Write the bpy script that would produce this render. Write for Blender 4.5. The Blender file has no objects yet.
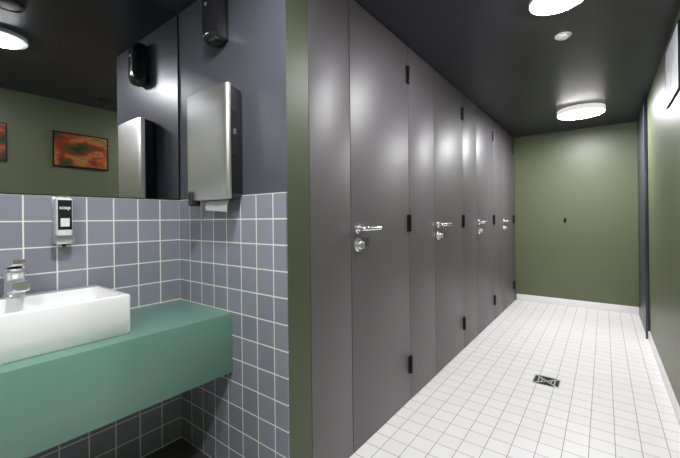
import bpy, bmesh, math
from mathutils import Matrix, Vector
S = bpy.context.scene
COL = S.collection
try:
    S.view_settings.view_transform = 'Standard'
except Exception: pass

# ---------------- materials ----------------
def lin(c):
    return tuple(((v/255)/12.92 if v/255 <= .04045 else ((v/255+.055)/1.055)**2.4) for v in c)+(1,)
def mat(name, rgb, rough=.5, metal=0, noise=0, nscale=8, bump=0, bscale=60, emis=None, estr=0, stretch=None, coat=0, spec=.5, aniso=0, arot=0):
    m = bpy.data.materials.new(name); m.use_nodes = True
    nt = m.node_tree; b = nt.nodes['Principled BSDF']
    b.inputs['Base Color'].default_value = lin(rgb)
    b.inputs['Roughness'].default_value = rough
    b.inputs['Metallic'].default_value = metal
    b.inputs['Specular IOR Level'].default_value = spec
    b.inputs['Coat Weight'].default_value = coat
    b.inputs['Anisotropic'].default_value = aniso
    b.inputs['Anisotropic Rotation'].default_value = arot
    tc = nt.nodes.new('ShaderNodeTexCoord')
    vec = tc.outputs['Object']
    if stretch:
        mp = nt.nodes.new('ShaderNodeMapping'); mp.inputs['Scale'].default_value = stretch
        nt.links.new(vec, mp.inputs['Vector']); vec = mp.outputs['Vector']
    if noise:
        n = nt.nodes.new('ShaderNodeTexNoise'); n.inputs['Scale'].default_value = nscale
        n.inputs['Detail'].default_value = 4
        nt.links.new(vec, n.inputs['Vector'])
        mx = nt.nodes.new('ShaderNodeMix'); mx.data_type = 'RGBA'
        c = lin(rgb)
        mx.inputs['A'].default_value = tuple(max(0, v*(1-noise)) for v in c[:3])+(1,)
        mx.inputs['B'].default_value = tuple(min(1, v*(1+noise)) for v in c[:3])+(1,)
        nt.links.new(n.outputs['Fac'], mx.inputs['Factor'])
        nt.links.new(mx.outputs['Result'], b.inputs['Base Color'])
    if bump:
        n2 = nt.nodes.new('ShaderNodeTexNoise'); n2.inputs['Scale'].default_value = bscale
        nt.links.new(vec, n2.inputs['Vector'])
        bp = nt.nodes.new('ShaderNodeBump'); bp.inputs['Strength'].default_value = bump
        bp.inputs['Distance'].default_value = .002
        nt.links.new(n2.outputs['Fac'], bp.inputs['Height'])
        nt.links.new(bp.outputs['Normal'], b.inputs['Normal'])
    if emis:
        b.inputs['Emission Color'].default_value = lin(emis)
        b.inputs['Emission Strength'].default_value = estr
    return m

def tile_mat(name, axes, off, c1, c2, mortar, pitch=.113, grout=.0022, rough=.18, gb=.5):
    m = bpy.data.materials.new(name); m.use_nodes = True
    nt = m.node_tree; b = nt.nodes['Principled BSDF']
    g = nt.nodes.new('ShaderNodeTexCoord')
    sp = nt.nodes.new('ShaderNodeSeparateXYZ'); nt.links.new(g.outputs['Object'], sp.inputs[0])
    cb = nt.nodes.new('ShaderNodeCombineXYZ')
    for i in range(2):
        a = nt.nodes.new('ShaderNodeMath'); a.operation = 'SUBTRACT'
        a.inputs[1].default_value = off[i]-100*pitch
        nt.links.new(sp.outputs[axes[i]], a.inputs[0]); nt.links.new(a.outputs[0], cb.inputs[i])
    br = nt.nodes.new('ShaderNodeTexBrick')
    br.offset = 0; br.squash = 1
    br.inputs['Scale'].default_value = 1
    br.inputs['Mortar Size'].default_value = grout
    br.inputs['Mortar Smooth'].default_value = .1
    br.inputs['Bias'].default_value = 0
    br.inputs['Brick Width'].default_value = pitch
    br.inputs['Row Height'].default_value = pitch
    br.inputs['Color1'].default_value = lin(c1); br.inputs['Color2'].default_value = lin(c2)
    br.inputs['Mortar'].default_value = lin(mortar)
    nt.links.new(cb.outputs[0], br.inputs['Vector'])
    nt.links.new(br.outputs['Color'], b.inputs['Base Color'])
    mr = nt.nodes.new('ShaderNodeMapRange')
    mr.inputs['To Min'].default_value = rough; mr.inputs['To Max'].default_value = .8
    nt.links.new(br.outputs['Fac'], mr.inputs['Value']); nt.links.new(mr.outputs[0], b.inputs['Roughness'])
    inv = nt.nodes.new('ShaderNodeMath'); inv.operation = 'SUBTRACT'; inv.inputs[0].default_value = 1
    nt.links.new(br.outputs['Fac'], inv.inputs[1])
    bp = nt.nodes.new('ShaderNodeBump'); bp.inputs['Strength'].default_value = gb; bp.inputs['Distance'].default_value = .001
    nt.links.new(inv.outputs[0], bp.inputs['Height']); nt.links.new(bp.outputs[0], b.inputs['Normal'])
    return m

XS, YC, XD, YF, XR, H = -1.942, 1.037, -1.069, 5.77, .357, 2.44
P = .113
TT = 1.365
DRX, DRY = -.358, 3.04
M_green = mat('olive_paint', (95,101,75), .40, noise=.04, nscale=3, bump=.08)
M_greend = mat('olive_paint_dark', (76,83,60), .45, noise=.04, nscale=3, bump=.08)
M_slate = mat('slate_paint', (78,80,88), .36, noise=.04, nscale=3, bump=.08)
M_ceil = mat('ceiling_paint', (47,46,53), .36, noise=.06, nscale=4, bump=.08)
M_tileY = tile_mat('wall_tiles_long', (1,2), (YC,TT), (138,140,151),(148,150,161),(232,236,226), grout=.003)
M_tileX = tile_mat('wall_tiles_short', (0,2), (XS,TT), (138,140,151),(148,150,161),(232,236,226), grout=.003)
M_floor = tile_mat('floor_tiles', (0,1), (DRX-P/2,DRY-P/2), (238,235,234),(243,240,240),(164,158,155), rough=.3, grout=.0020)
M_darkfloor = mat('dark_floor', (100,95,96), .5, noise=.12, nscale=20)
M_door = mat('cubicle_laminate', (89,85,89), .47, spec=.95)
M_edge = mat('panel_edge', (40,38,40), .5)
M_black = mat('black_plastic', (22,22,24), .3)
M_blackg = mat('black_gloss', (34,34,38), .16, coat=.6)
M_chrome = mat('chrome', (245,245,247), .2, metal=1)
M_satin = mat('satin_steel', (240,240,243), .32, metal=1)
M_steel = mat('brushed_steel', (248,246,244), .36, metal=1, noise=.05, nscale=7, bump=.3, bscale=8, stretch=(60,60,1.0))
M_white = mat('white_ceramic', (246,246,247), .12, coat=.4)
M_whitep = mat('white_plastic', (236,236,236), .35)
M_rim = mat('lamp_rim', (240,240,240), .35, emis=(255,252,248), estr=.6)
M_base = mat('white_baseboard', (240,238,238), .3)
M_paper = mat('paper', (248,248,248), .8)
M_teal = mat('teal_laminate', (106,145,131), .32, noise=.03, nscale=4)
M_mirror = mat('mirror_glass', (205,207,210), .0, metal=1)
M_bluedoor = mat('dark_blue_door', (58,60,70), .35, noise=.04)
M_glow = mat('lamp_glow', (255,255,255), .4, emis=(252,252,253), estr=220)
M_glow2 = mat('lamp_glow_far', (255,255,255), .4, emis=(252,252,253), estr=125)
M_grey = mat('grey_plastic', (120,120,124), .35)

# ---------------- geometry helpers ----------------
def finish(bm, name, mats, parent=None, smooth=False, T=None):
    if T is not None: bm.transform(T)
    bmesh.ops.recalc_face_normals(bm, faces=bm.faces)
    me = bpy.data.meshes.new(name); bm.to_mesh(me); bm.free()
    for m in (mats if isinstance(mats, list) else [mats]): me.materials.append(m)
    if smooth:
        for p in me.polygons: p.use_smooth = True
        try: me.set_sharp_from_angle(angle=math.radians(35))
        except Exception: pass
    ob = bpy.data.objects.new(name, me); COL.objects.link(ob)
    if parent: ob.parent = parent
    return ob
def addbox(bm, a, b, mi=0):
    vs = [bm.verts.new((x,y,z)) for x in (a[0],b[0]) for y in (a[1],b[1]) for z in (a[2],b[2])]
    for f in ((0,1,3,2),(4,6,7,5),(0,4,5,1),(2,3,7,6),(0,2,6,4),(1,5,7,3)):
        fc = bm.faces.new([vs[i] for i in f]); fc.material_index = mi
def boxes(name, lst, mats, parent=None, bevel=0, T=None):
    bm = bmesh.new()
    for l in lst:
        addbox(bm, l[0], l[1], l[2] if len(l) > 2 else 0)
    if bevel:
        bmesh.ops.bevel(bm, geom=bm.edges[:], offset=bevel, segments=2, profile=.5, affect='EDGES')
    return finish(bm, name, mats, parent, smooth=bool(bevel), T=T)
def rrect(hx, hy, r, z, cx=0, cy=0, n=5):
    pts = []
    for sx, sy, a0 in ((1,1,0),(-1,1,90),(-1,-1,180),(1,-1,270)):
        for i in range(n+1):
            a = math.radians(a0+90*i/n)
            pts.append((cx+sx*(hx-r)+r*math.cos(a), cy+sy*(hy-r)+r*math.sin(a), z))
    return pts
def circ(r, z, n=32, cx=0, cy=0):
    return [(cx+r*math.cos(2*math.pi*i/n), cy+r*math.sin(2*math.pi*i/n), z) for i in range(n)]
def loftbm(bm, rings, c0=True, c1=True, mi=0):
    vr = [[bm.verts.new(p) for p in r] for r in rings]
    n = len(rings[0])
    for a, b in zip(vr, vr[1:]):
        for i in range(n):
            f = bm.faces.new((a[i], a[(i+1)%n], b[(i+1)%n], b[i])); f.material_index = mi
    if c0: bm.faces.new(vr[0][::-1]).material_index = mi
    if c1: bm.faces.new(vr[-1]).material_index = mi
def loft(name, rings, mats, parent=None, T=None, c0=True, c1=True, smooth=True):
    bm = bmesh.new(); loftbm(bm, rings, c0, c1)
    return finish(bm, name, mats, parent, smooth, T)
def tube_rings(pts, r, n=14):
    pts = [Vector(p) for p in pts]; rings = []; prev = None
    rs = r if isinstance(r, (list, tuple)) else [r]*len(pts)
    for i, p in enumerate(pts):
        t = (pts[min(i+1,len(pts)-1)]-pts[max(i-1,0)]).normalized()
        if prev is None:
            u = t.orthogonal().normalized()
        else:
            u = (prev-prev.dot(t)*t).normalized()
        prev = u; v = t.cross(u)
        rings.append([tuple(p+rs[i]*(math.cos(2*math.pi*k/n)*u+math.sin(2*math.pi*k/n)*v)) for k in range(n)])
    return rings
def arcpath(p0, corner, p1, rad, n=6):
    p0, c, p1 = Vector(p0), Vector(corner), Vector(p1)
    a = c+(p0-c).normalized()*rad; b = c+(p1-c).normalized()*rad
    out = [p0]
    for i in range(n+1):
        t = i/n; out.append((1-t)**2*a+2*t*(1-t)*c+t*t*b)
    out.append(p1); return out
def TM(origin, ax, ay, az):
    m = Matrix.Identity(4)
    for i, a in enumerate((ax, ay, az)):
        for j in range(3): m[j][i] = a[j]
    for j in range(3): m[j][3] = origin[j]
    return m
def on_y(o): return TM(o, (1,0,0), (0,0,1), (0,-1,0))      # mounted on a wall facing -Y
def on_c(o): return TM(o, (1,0,0), (0,-1,0), (0,0,-1))     # hanging from the ceiling
def empty(name, loc, label, cat, group=None):
    e = bpy.data.objects.new(name, None); e.location = loc; e.empty_display_size = .05
    COL.objects.link(e); e['label'] = label; e['category'] = cat
    if group: e['group'] = group
    return e
def tag(o, label, cat, group=None):
    o['label'] = label; o['category'] = cat
    if group: o['group'] = group
    return o
def struct(o, label, cat):
    o['kind'] = 'structure'; o['label'] = label; o['category'] = cat; return o
def local(T, loc): return Matrix.Translation(-Vector(loc)) @ T

# ---------------- setting ----------------
XB, YB = -2.6, -1.3
def wall(name, lst, mats, label):
    return struct(boxes(name, lst, mats), label, 'wall')
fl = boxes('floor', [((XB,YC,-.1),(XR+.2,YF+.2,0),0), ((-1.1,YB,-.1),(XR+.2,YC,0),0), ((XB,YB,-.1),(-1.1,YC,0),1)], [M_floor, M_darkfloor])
struct(fl, 'white square-tiled floor with grey grout, dark under the sink', 'floor')
ce = boxes('ceiling', [((XB,YB,H),(XR+.2,YF+.2,H+.1))], [M_ceil])
struct(ce, 'dark charcoal painted ceiling with a soft sheen', 'ceiling')
wall('wall_sink', [((XS-.1,YB,0),(XS-.008,YC,H),0), ((XS-.008,YB,0),(XS,YC,TT),1)], [M_slate, M_tileY], 'wall with blue-grey square tiles behind the sink')
bm = bmesh.new()
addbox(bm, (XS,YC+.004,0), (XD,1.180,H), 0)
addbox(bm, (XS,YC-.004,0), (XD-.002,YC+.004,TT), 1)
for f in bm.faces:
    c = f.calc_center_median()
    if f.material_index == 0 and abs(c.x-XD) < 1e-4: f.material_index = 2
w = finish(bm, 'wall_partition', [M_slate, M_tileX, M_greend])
struct(w, 'partition wall, slate paint above blue-grey tiles, olive green end', 'wall')
wall('wall_back', [((XB,YF,0),(XR,YF+.1,H))], [M_green], 'olive green painted end wall of the corridor')
wall('wall_right', [((XR,YB,0),(XR+.1,YF+.1,H))], [M_green], 'olive green painted long corridor wall')
wall('wall_entry', [((XB,YB-.1,0),(XR+.1,YB,H))], [M_green], 'olive green wall at the room entry')
wall('wall_left', [((XB-.1,YC,0),(XB,YF,H))], [M_slate], 'rear wall inside the toilet cubicles')
struct(boxes('baseboard_back', [((XD+.01,YF-.014,0),(XR-.014,YF,.095))], M_base, bevel=.003), 'white baseboard at the end wall', 'baseboard')
struct(boxes('baseboard_right', [((XR-.014,YB,0),(XR,4.66,.085))], M_base, bevel=.003), 'white baseboard along the corridor wall', 'baseboard')
struct(boxes('door_1', [((XR-.02,4.72,.005),(XR,5.70,H-.003),0)], M_bluedoor, bevel=.003), 'dark slate-blue full-height door in the corridor wall', 'door')
struct(boxes('trim_1', [((XR-.03,4.67,0),(XR,4.715,H-.003),0)], M_bluedoor, bevel=.003), 'dark slate-blue door frame', 'door frame')

# ---------------- cubicles ----------------
def panel(y0, y1, label):
    o = boxes('cubicle_panel', [((XD-.028,y0,.004),(XD,y1,H-.004))], M_door, bevel=.0015)
    tag(o, label, 'cubicle panel', 'cubicle front panels')
DW, D0, DP = .692, 1.507, 1.147
g = .0035
panel(1.184, D0-g, 'dark grey laminate cubicle panel beside the green partition')
for i in range(3):
    panel(D0+i*DP+DW+g, D0+(i+1)*DP-g, 'narrow dark grey laminate panel between cubicle doors')
panel(D0+3*DP+DW+g, YF-.004, 'narrow dark grey laminate panel at the end wall')

door = empty('cubicle_door', (XD, D0, 0), 'dark grey laminate cubicle door with chrome lever handle', 'toilet door', 'cubicle doors')
parts = []
p = boxes('door_leaf', [((-.028,g*.5,.006),(0,DW-g*.5,H-.006))], M_door, door, bevel=.0015); parts.append(p)
for z in (2.23, 1.215, .245):
    bm = bmesh.new()
    T0 = TM((0, DW, z), (0,1,0), (0,0,1), (1,0,0))
    for a, b in ((-.058,-.021),(-.018,.018),(.021,.058)):
        addbox(bm, (-.034,a,0), (.002,b,.006))
        rg = [[(-.008+.010*math.cos(t*math.pi/8), y, .010+.010*math.sin(t*math.pi/8)) for t in range(16)] for y in (a, b)]
        loftbm(bm, rg)
    rg = [[(-.008+.005*math.cos(t*math.pi/8), y, .010+.005*math.sin(t*math.pi/8)) for t in range(16)] for y in (-.058, .058)]
    loftbm(bm, rg)
    h = finish(bm, 'hinge', M_black, door, True, T0); h['label'] = 'black knuckle hinge'; parts.append(h)
hz = 1.195
Th = TM((0, .060, hz), (0,1,0), (0,0,1), (1,0,0))
bm = bmesh.new()
loftbm(bm, [circ(.030,0), circ(.030,.006), circ(.027,.010), circ(.015,.0105), circ(.014,.014)])
loftbm(bm, tube_rings(arcpath((0,0,.01),(0,0,.055),(.145,0,.053),.022), .0135), True, True)
hd = finish(bm, 'handle', M_chrome, door, True, Th); hd['label'] = 'chrome lever handle on a round rose'; parts.append(hd)
Tl = TM((0, .060, hz-.090), (0,1,0), (0,0,1), (1,0,0))
bm = bmesh.new()
loftbm(bm, [circ(.036,0), circ(.036,.008), circ(.032,.013), circ(.022,.0135), circ(.021,.022), circ(.017,.025)])
loftbm(bm, [rrect(.006,.018,.003,.022), rrect(.006,.018,.003,.040), rrect(.004,.016,.003,.043)])
lk = finish(bm, 'lock', M_satin, door, True, Tl); lk['label'] = 'round chrome thumb-turn lock'; parts.append(lk)
for i in range(1, 4):
    e = door.copy(); e.location = (XD, D0+i*DP, 0); COL.objects.link(e)
    e['label'] = 'dark grey laminate cubicle door further along the corridor' if i < 3 else 'last dark grey cubicle door beside the green end wall'
    for q in parts:
        c = q.copy(); c.parent = e; COL.objects.link(c)

# ---------------- ceiling things ----------------
def lamp(loc, R, th, glow, label, group, inner=.8, drum=False):
    e = empty('ceiling_lamp', loc, label, 'ceiling lamp', group)
    T = TM((0,0,0), (1,0,0), (0,-1,0), (0,0,-1))
    k = inner
    if drum:
        loft('lamp_housing', [circ(R*.9,0,48), circ(R*.98,.004,48), circ(R,th*.1,48), circ(R,th*.80,48), circ(R*.975,th*.86,48)], M_rim, e, T)
        loft('lamp_diffuser', [circ(R*.97,th*.865,48), circ(R*.955,th*.92,48), circ(R*.90,th*.98,48), circ(R*.75,th*1.03,48), circ(R*.4,th*1.06,48)], glow, e, T)
        return
    loft('lamp_housing', [circ(R*.98,0,48), circ(R,th*.25,48), circ(R,th*.5,48), circ(R*.97,th*.65,48), circ(R*(k+.015),th*.65,48), circ(R*(k+.01),th*.4,48)], M_whitep, e, T)
    loft('lamp_diffuser', [circ(R*k,th*.42,48), circ(R*k,th*.9,48), circ(R*k*.88,th*1.05,48), circ(R*k*.45,th*1.15,48)], glow, e, T)
lamp((-.190,2.22,H), .14, .04, M_glow, 'small round white flush ceiling lamp, lit, above the corridor', 'round ceiling lamps', .74)
lamp((-.825,.46,H), .14, .04, M_glow, 'small round white flush ceiling lamp, lit, above the sink', 'round ceiling lamps', .74)
lamp((-.35,-.75,H), .14, .04, M_glow, 'added fill lamp, small round white flush, lit, unseen near the entry', 'round ceiling lamps', .74)  # unseen fill lamp, added to brighten the sink front and right wall
lamp((-.20,4.70,H), .222, .066, M_glow2, 'large round white drum ceiling lamp, lit, near the end wall', 'round ceiling lamps', .93, True)
T = on_c((-.205,2.72,H))
sd = empty('smoke_detector', (-.205,2.72,H), 'small round white smoke detector on dark ceiling', 'smoke detector')
loft('detector_base', [circ(.048,0), circ(.048,.006), circ(.043,.009)], M_whitep, sd, local(T, sd.location))
loft('detector_head', [circ(.034,.0095), circ(.034,.016), circ(.028,.020), circ(.012,.022)], M_whitep, sd, local(T, sd.location))
for i, (x, y) in enumerate(((.06,1.35), (-1.30,.42))):
    T = on_c((x,y,H))
    s = empty('ceiling_speaker', (x,y,H), 'round black ceiling speaker grille', 'ceiling speaker', 'ceiling speakers')
    loft('speaker_rim', [circ(.075,0), circ(.075,.006), circ(.068,.009), circ(.064,.005)], M_black, s, local(T, s.location))
    loft('speaker_grille', [circ(.062,.001), circ(.060,.007), circ(.03,.009)], M_edge, s, local(T, s.location))

# ---------------- floor drain ----------------
dr = empty('floor_drain', (DRX,DRY,0), 'square stainless steel floor drain set in white tiles', 'floor drain')
s = .088
boxes('drain_frame', [((-s,-s,0),(s,-s+.008,.003)),((-s,s-.008,0),(s,s,.003)),((-s,-s+.008,0),(-s+.008,s-.008,.003)),((s-.008,-s+.008,0),(s,s-.008,.003))], M_satin, dr)
boxes('drain_well', [((-s+.0082,-s+.0082,.0002),(s-.0082,s-.0082,.0008))], M_black, dr)
bm = bmesh.new()
def strip(p, q, wd):
    p, q = Vector(p), Vector(q); d = (q-p).normalized(); n = Vector((-d.y, d.x))*wd/2
    c = [p+n, q+n, q-n, p-n]
    lo = [bm.verts.new((v.x,v.y,.0012)) for v in c]; hi = [bm.verts.new((v.x,v.y,.003)) for v in c]
    bm.faces.new(lo); bm.faces.new(hi)
    for a in range(4):
        b = (a+1)%4; bm.faces.new((lo[a],lo[b],hi[b],hi[a]))
t = s-.010
strip((-t,-t),(t,t),.014); strip((-t,t),(t,-t),.014)
for k in (.4,.68):
    strip((-t*k,-t*k),(-t*k,t*k),.009); strip((t*k,-t*k),(t*k,t*k),.009)
finish(bm, 'drain_grate', M_satin, dr)

# ---------------- far wall hook ----------------
hx = -.435
T = on_y((hx,YF,1.20))
hk = empty('wall_hook', (hx,YF,1.20), 'tiny black hook on the olive green end wall', 'hook')
loft('hook_plate', [rrect(.016,.032,.01,0), rrect(.016,.032,.01,.005), rrect(.013,.029,.009,.007)], M_black, hk, local(T, hk.location))
loft('hook_peg', tube_rings(arcpath((0,-.01,.006),(0,-.014,.04),(0,.012,.045),.012), .006), M_black, hk, local(T, hk.location))

# ---------------- wall pictures ----------------
def art_mat(name, seed, kind=0):
    m = bpy.data.materials.new(name); m.use_nodes = True; nt = m.node_tree; b = nt.nodes['Principled BSDF']
    tc = nt.nodes.new('ShaderNodeTexCoord'); mp = nt.nodes.new('ShaderNodeMapping')
    mp.inputs['Location'].default_value = (seed,seed*2,0); mp.inputs['Scale'].default_value = (1,3.5,6)
    n = nt.nodes.new('ShaderNodeTexNoise'); n.inputs['Scale'].default_value = 1.4; n.inputs['Detail'].default_value = 4
    n.inputs['Distortion'].default_value = .1
    r = nt.nodes.new('ShaderNodeValToRGB')
    cols = [(.32,(40,50,32)),(.43,(70,70,38)),(.49,(120,52,36)),(.54,(154,68,42)),(.60,(160,114,60)),(.68,(70,92,58))]
    if kind == 1: cols = [(.3,(206,208,212)),(.45,(222,223,226)),(.55,(200,202,207)),(.7,(234,234,238)),(.8,(214,214,220)),(.9,(224,224,226))]  # light greys paint a grazing reflection into the canvas colour
    el = r.color_ramp.elements
    while len(el) < len(cols): el.new(.5)
    for e, (p, c) in zip(el, cols): e.position = p; e.color = lin(c)
    nt.links.new(tc.outputs['Object'], mp.inputs[0]); nt.links.new(mp.outputs[0], n.inputs['Vector'])
    nt.links.new(n.outputs['Fac'], r.inputs[0]); nt.links.new(r.outputs[0], b.inputs['Base Color'])
    b.inputs['Roughness'].default_value = .25 if kind == 0 else .6
    return m
def picture(y0, y1, z0, z1, label, m, f=.012, d=.022):
    cy, cz = (y0+y1)/2, (z0+z1)/2
    e = empty('picture', (XR,cy,cz), label, 'wall picture', 'framed pictures on the corridor wall')
    hy, hz_ = (y1-y0)/2, (z1-z0)/2
    boxes('frame', [((-d,-hy,-hz_),(0,hy,-hz_+f)),((-d,-hy,hz_-f),(0,hy,hz_)),((-d,-hy,-hz_+f),(0,-hy+f,hz_-f)),((-d,hy-f,-hz_+f),(0,hy,hz_-f))], M_black, e)
    boxes('canvas', [((-d+.001,-hy+f,-hz_+f),(-.001,hy-f,hz_-f))], m, e)
picture(1.0,1.47,1.79,2.13,'black-framed abstract picture in red, orange and green', art_mat('abstract_art', 3.1))
picture(.22,.68,1.79,2.13,'black-framed abstract picture in dark green and red', art_mat('abstract_art_green', 7.7))
picture(2.75,3.27,1.98,2.36,'black-framed picture high on the olive wall, grazing reflection painted pale', art_mat('art_painted_glare', 2.2, 1), f=.005, d=.014)

# ---------------- mirror ----------------
mr = empty('wall_mirror', (XS,-.08,1.9), 'large frameless mirror above the blue-grey tiles', 'mirror')
o = boxes('mirror_glass', [((XS-.0078,-1.0,TT+.004),(XS+.001,YC-.006,H-.004))], M_mirror); o.parent = mr
o.matrix_parent_inverse = Matrix.Translation(-Vector(mr.location))
o = boxes('mirror_edge', [((XS-.0078,-1.0,TT+.0005),(XS+.003,YC-.006,TT+.0038))], M_black); o.parent = mr
o.matrix_parent_inverse = Matrix.Translation(-Vector(mr.location))

# ---------------- counter ----------------
CT, CB, CX = .795, .507, -1.45
ct = boxes('vanity_counter', [((XS+.001,-1.1,CB),(CX,YC-.005,CT))], M_teal, bevel=.002)
tag(ct, 'thick teal green laminate counter carrying the sink', 'counter')

# ---------------- sink ----------------
sx0, sx1, sy0, sy1 = -1.905, -1.527, .03, .611
cx, cy = (sx0+sx1)/2, (sy0+sy1)/2; hx_, hy_ = (sx1-sx0)/2, (sy1-sy0)/2
sk = empty('sink', (cx,cy,CT), 'white rectangular ceramic vessel sink on teal counter', 'sink')
SH = .158
ix = .024
loft('basin', [rrect(hx_-.006,hy_-.006,.014,.0005), rrect(hx_-.001,hy_-.001,.016,.008), rrect(hx_,hy_,.016,SH-.008), rrect(hx_-.002,hy_-.002,.015,SH-.002), rrect(hx_-.007,hy_-.007,.013,SH),
  rrect(hx_-.046,hy_-.024,.028,SH,ix), rrect(hx_-.050,hy_-.028,.028,SH-.004,ix), rrect(hx_-.058,hy_-.038,.03,SH-.05,ix), rrect(hx_-.078,hy_-.058,.04,.060,ix), rrect(hx_-.11,hy_-.10,.04,.050,ix)], M_white, sk)
loft('sink_drain', [circ(.03,.0502,24,ix), circ(.03,.054,24,ix), circ(.02,.056,24,ix), circ(.018,.052,24,ix)], M_chrome, sk)

# ---------------- faucet ----------------
fz = CT+SH+.0005
fc = empty('faucet', (-1.868,.318,fz), 'chrome single-lever basin mixer tap on the sink', 'faucet')
loft('tap_body', [rrect(.034,.034,.022,0), rrect(.034,.034,.022,.006), rrect(.030,.030,.020,.012), rrect(.029,.029,.020,.085), rrect(.031,.031,.021,.09), rrect(.031,.031,.021,.105), rrect(.025,.025,.018,.112)], M_satin, fc)
loft('spout', [rrect(.026,.026,.010,0), rrect(.025,.024,.010,.05), rrect(.024,.020,.009,.095), rrect(.020,.016,.008,.100)], M_satin, fc,
     TM((.018,0,.042), (0,1,0), (-.12,0,.99), (.99,0,.12)))
loft('lever', [rrect(.027,.014,.008,-.028), rrect(.026,.013,.008,.03), rrect(.022,.010,.006,.080), rrect(.019,.008,.004,.085)], M_chrome, fc,
     TM((0,0,.127), (0,1,0), (-.2,0,.98), (.98,0,.2)))

# ---------------- soap dispenser ----------------
sp = empty('soap_dispenser', (XS, .486, 1.158), 'wall-mounted silver-white soap bottle with small black label', 'soap dispenser')
boxes('back_plate', [((0,-.030,.0),(.005,.030,.200))], M_satin, sp, bevel=.001)
loft('bottle', [rrect(.026,.027,.012,.016,.034), rrect(.027,.030,.012,.022,.034), rrect(.027,.030,.012,.190,.034), rrect(.022,.025,.012,.197,.034)], M_whitep, sp)
loft('pump_cap', [rrect(.020,.023,.012,.1975,.034), rrect(.020,.023,.012,.204,.034), rrect(.016,.019,.012,.206,.034)], M_satin, sp)
boxes('label_band', [((.0612,-.0250,.056),(.0624,.0250,.186))], M_blackg, sp)
boxes('label_plate', [((.0625,-.016,.070),(.0630,.016,.106))], M_whitep, sp)
loft('holder', [rrect(.030,.033,.012,-.006,.036), rrect(.033,.035,.012,.0,.036), rrect(.033,.035,.012,.032,.036), rrect(.0295,.031,.012,.032,.036), rrect(.0295,.031,.012,.0155,.036)], M_satin, sp)
loft('nozzle', [circ(.008,-.018,16,.045), circ(.009,-.008,16,.045), circ(.009,-.0065,16,.045)], M_black, sp)
cu = bpy.data.curves.new('lettering', 'FONT'); cu.body = 'soap'; cu.size = .0215; cu.align_x = 'CENTER'; cu.extrude = .0003; cu.offset = .0004
to = bpy.data.objects.new('tmp_text', cu); COL.objects.link(to)
dg = bpy.context.evaluated_depsgraph_get()
me = bpy.data.meshes.new_from_object(to.evaluated_get(dg)); bpy.data.objects.remove(to)
me.transform(TM((.0628,0,.146), (0,1,0), (0,0,1), (1,0,0)))
me.materials.clear(); me.materials.append(M_whitep)
lt = bpy.data.objects.new('lettering', me); COL.objects.link(lt); lt.parent = sp

# ---------------- paper towel dispenser ----------------
PX0, PX1, PZ0, PZ1 = -1.692, -1.342, 1.345, 1.872
pcx, pcz = (PX0+PX1)/2, (PZ0+PZ1)/2; phx, phz = (PX1-PX0)/2, (PZ1-PZ0)/2
pt = empty('paper_towel_dispenser', (pcx,YC-.004,pcz), 'brushed steel wall paper towel dispenser with black sides', 'paper towel dispenser')
T = TM((0,0,0), (1,0,0), (0,0,1), (0,-1,0))
loft('body', [rrect(phx-.022,phz-.012,.008,.0005), rrect(phx-.010,phz-.010,.008,.03), rrect(phx-.003,phz-.006,.01,.074)], M_blackg, pt, T)
def prof(h, ins):   # slightly bowed cross-section with rounded corners at height h, inset by ins
    a = phx-ins; pts = [(a, -.0745, h), (a, -.080, h)]
    for i in range(1, 32):
        t = -math.cos(math.pi*i/32); x = -t*a
        d = .080+(.016-ins)*(1-abs(t)**14)**.6+.006*(1-t*t)
        pts.append((x, -d, h))
    pts += [(-a, -.080, h), (-a, -.0745, h)]
    return pts
loft('cover', [prof(-phz,.004), prof(-phz+.002,.001), prof(-phz+.006,0), prof(phz-.006,0), prof(phz-.002,.001), prof(phz,.004)], M_steel, pt)
def sidepos(z): return phx-.010+(z-.03)/(.044)*.007
def sideplate(name, za, zb, h0, h1, off, m):
    bm = bmesh.new()
    v = [bm.verts.new((sidepos(z)+o_, -z, h)) for o_ in (-.001, off) for z, h in ((za,h0),(zb,h0),(zb,h1),(za,h1))]
    bm.faces.new(v[:4]); bm.faces.new(v[4:])
    for a in range(4):
        b = (a+1)%4; bm.faces.new((v[a],v[b],v[b+4],v[a+4]))
    finish(bm, name, m, pt)
sideplate('side_window', .034, .066, -.06, .14, .0014, M_edge)
sideplate('side_badge', .042, .058, .035, .060, .0022, M_grey)
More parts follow.
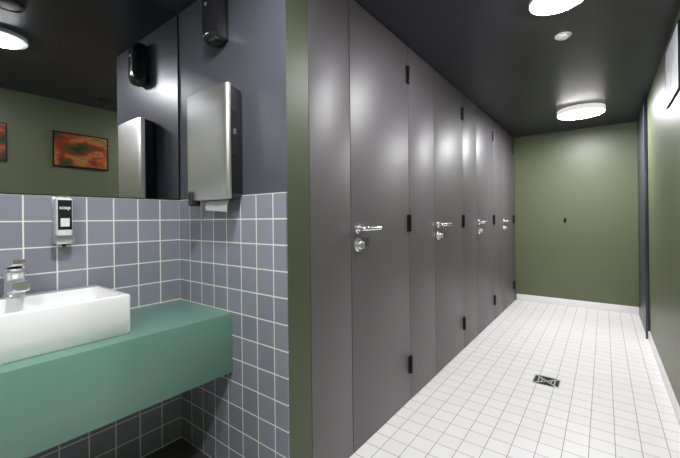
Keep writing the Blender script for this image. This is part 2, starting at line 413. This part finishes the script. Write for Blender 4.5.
boxes('slot', [((-.10,-.06,-phz-.002),(.12,-.03,-phz+.0045))], M_black, pt)
bm = bmesh.new()
rows = []
for k in range(7):
    t = k/6; rows.append([bm.verts.new((x, -.045-.012*math.sin(t*2.2)+.004*math.sin(x*30+t), -phz+.004-t*.055-.012*(x/.2)*t)) for x in [(-.06+.18*j/12) for j in range(13)]])
for a, b in zip(rows, rows[1:]):
    for j in range(12): bm.faces.new((a[j],a[j+1],b[j+1],b[j]))
finish(bm, 'paper_sheet', M_paper, pt, True)
loft('release_catch', [rrect(.013,.036,.009,-.012), rrect(.013,.036,.009,.036), rrect(.008,.030,.006,.042)], M_edge, pt,
     TM((-phx+.065,-.075,-phz+.010), (1,0,0), (0,0,1), (0,-1,0)))

# ---------------- air freshener ----------------
af = empty('air_freshener', (-1.52,YC+.004,2.245), 'glossy black wall air freshener dispenser near the ceiling', 'air freshener')
T = TM((0,0,0), (1,0,0), (0,0,1), (0,-1,0))
loft('back_plate', [rrect(.052,.124,.02,.0005), rrect(.052,.124,.02,.02)], M_black, af, T)
loft('cover', [rrect(.056,.128,.024,.0205), rrect(.056,.128,.024,.055), rrect(.051,.118,.026,.076), rrect(.037,.098,.024,.088), rrect(.02,.07,.018,.091)], M_blackg, af, T)
loft('sensor_window', [circ(.009,.0912,16,0,.045), circ(.009,.093,16,0,.045), circ(.006,.094,16,0,.045)], M_grey, af, T)

# ---------------- camera ----------------
w = bpy.data.worlds.new('world'); S.world = w; w.use_nodes = True
w.node_tree.nodes['Background'].inputs[0].default_value = (0,0,0,1)
cam = bpy.data.cameras.new('camera'); co = bpy.data.objects.new('camera', cam); COL.objects.link(co)
cam.sensor_width = 36; cam.lens = 348/680*36; cam.shift_y = -10.4/680; cam.clip_start = .02
M = Matrix.Rotation(math.radians(37.2),4,'Z') @ Matrix.Rotation(math.radians(90),4,'X') @ Matrix.Rotation(math.radians(-.6),4,'Z')
co.matrix_world = Matrix.Translation((0,0,1.25)) @ M
S.camera = co
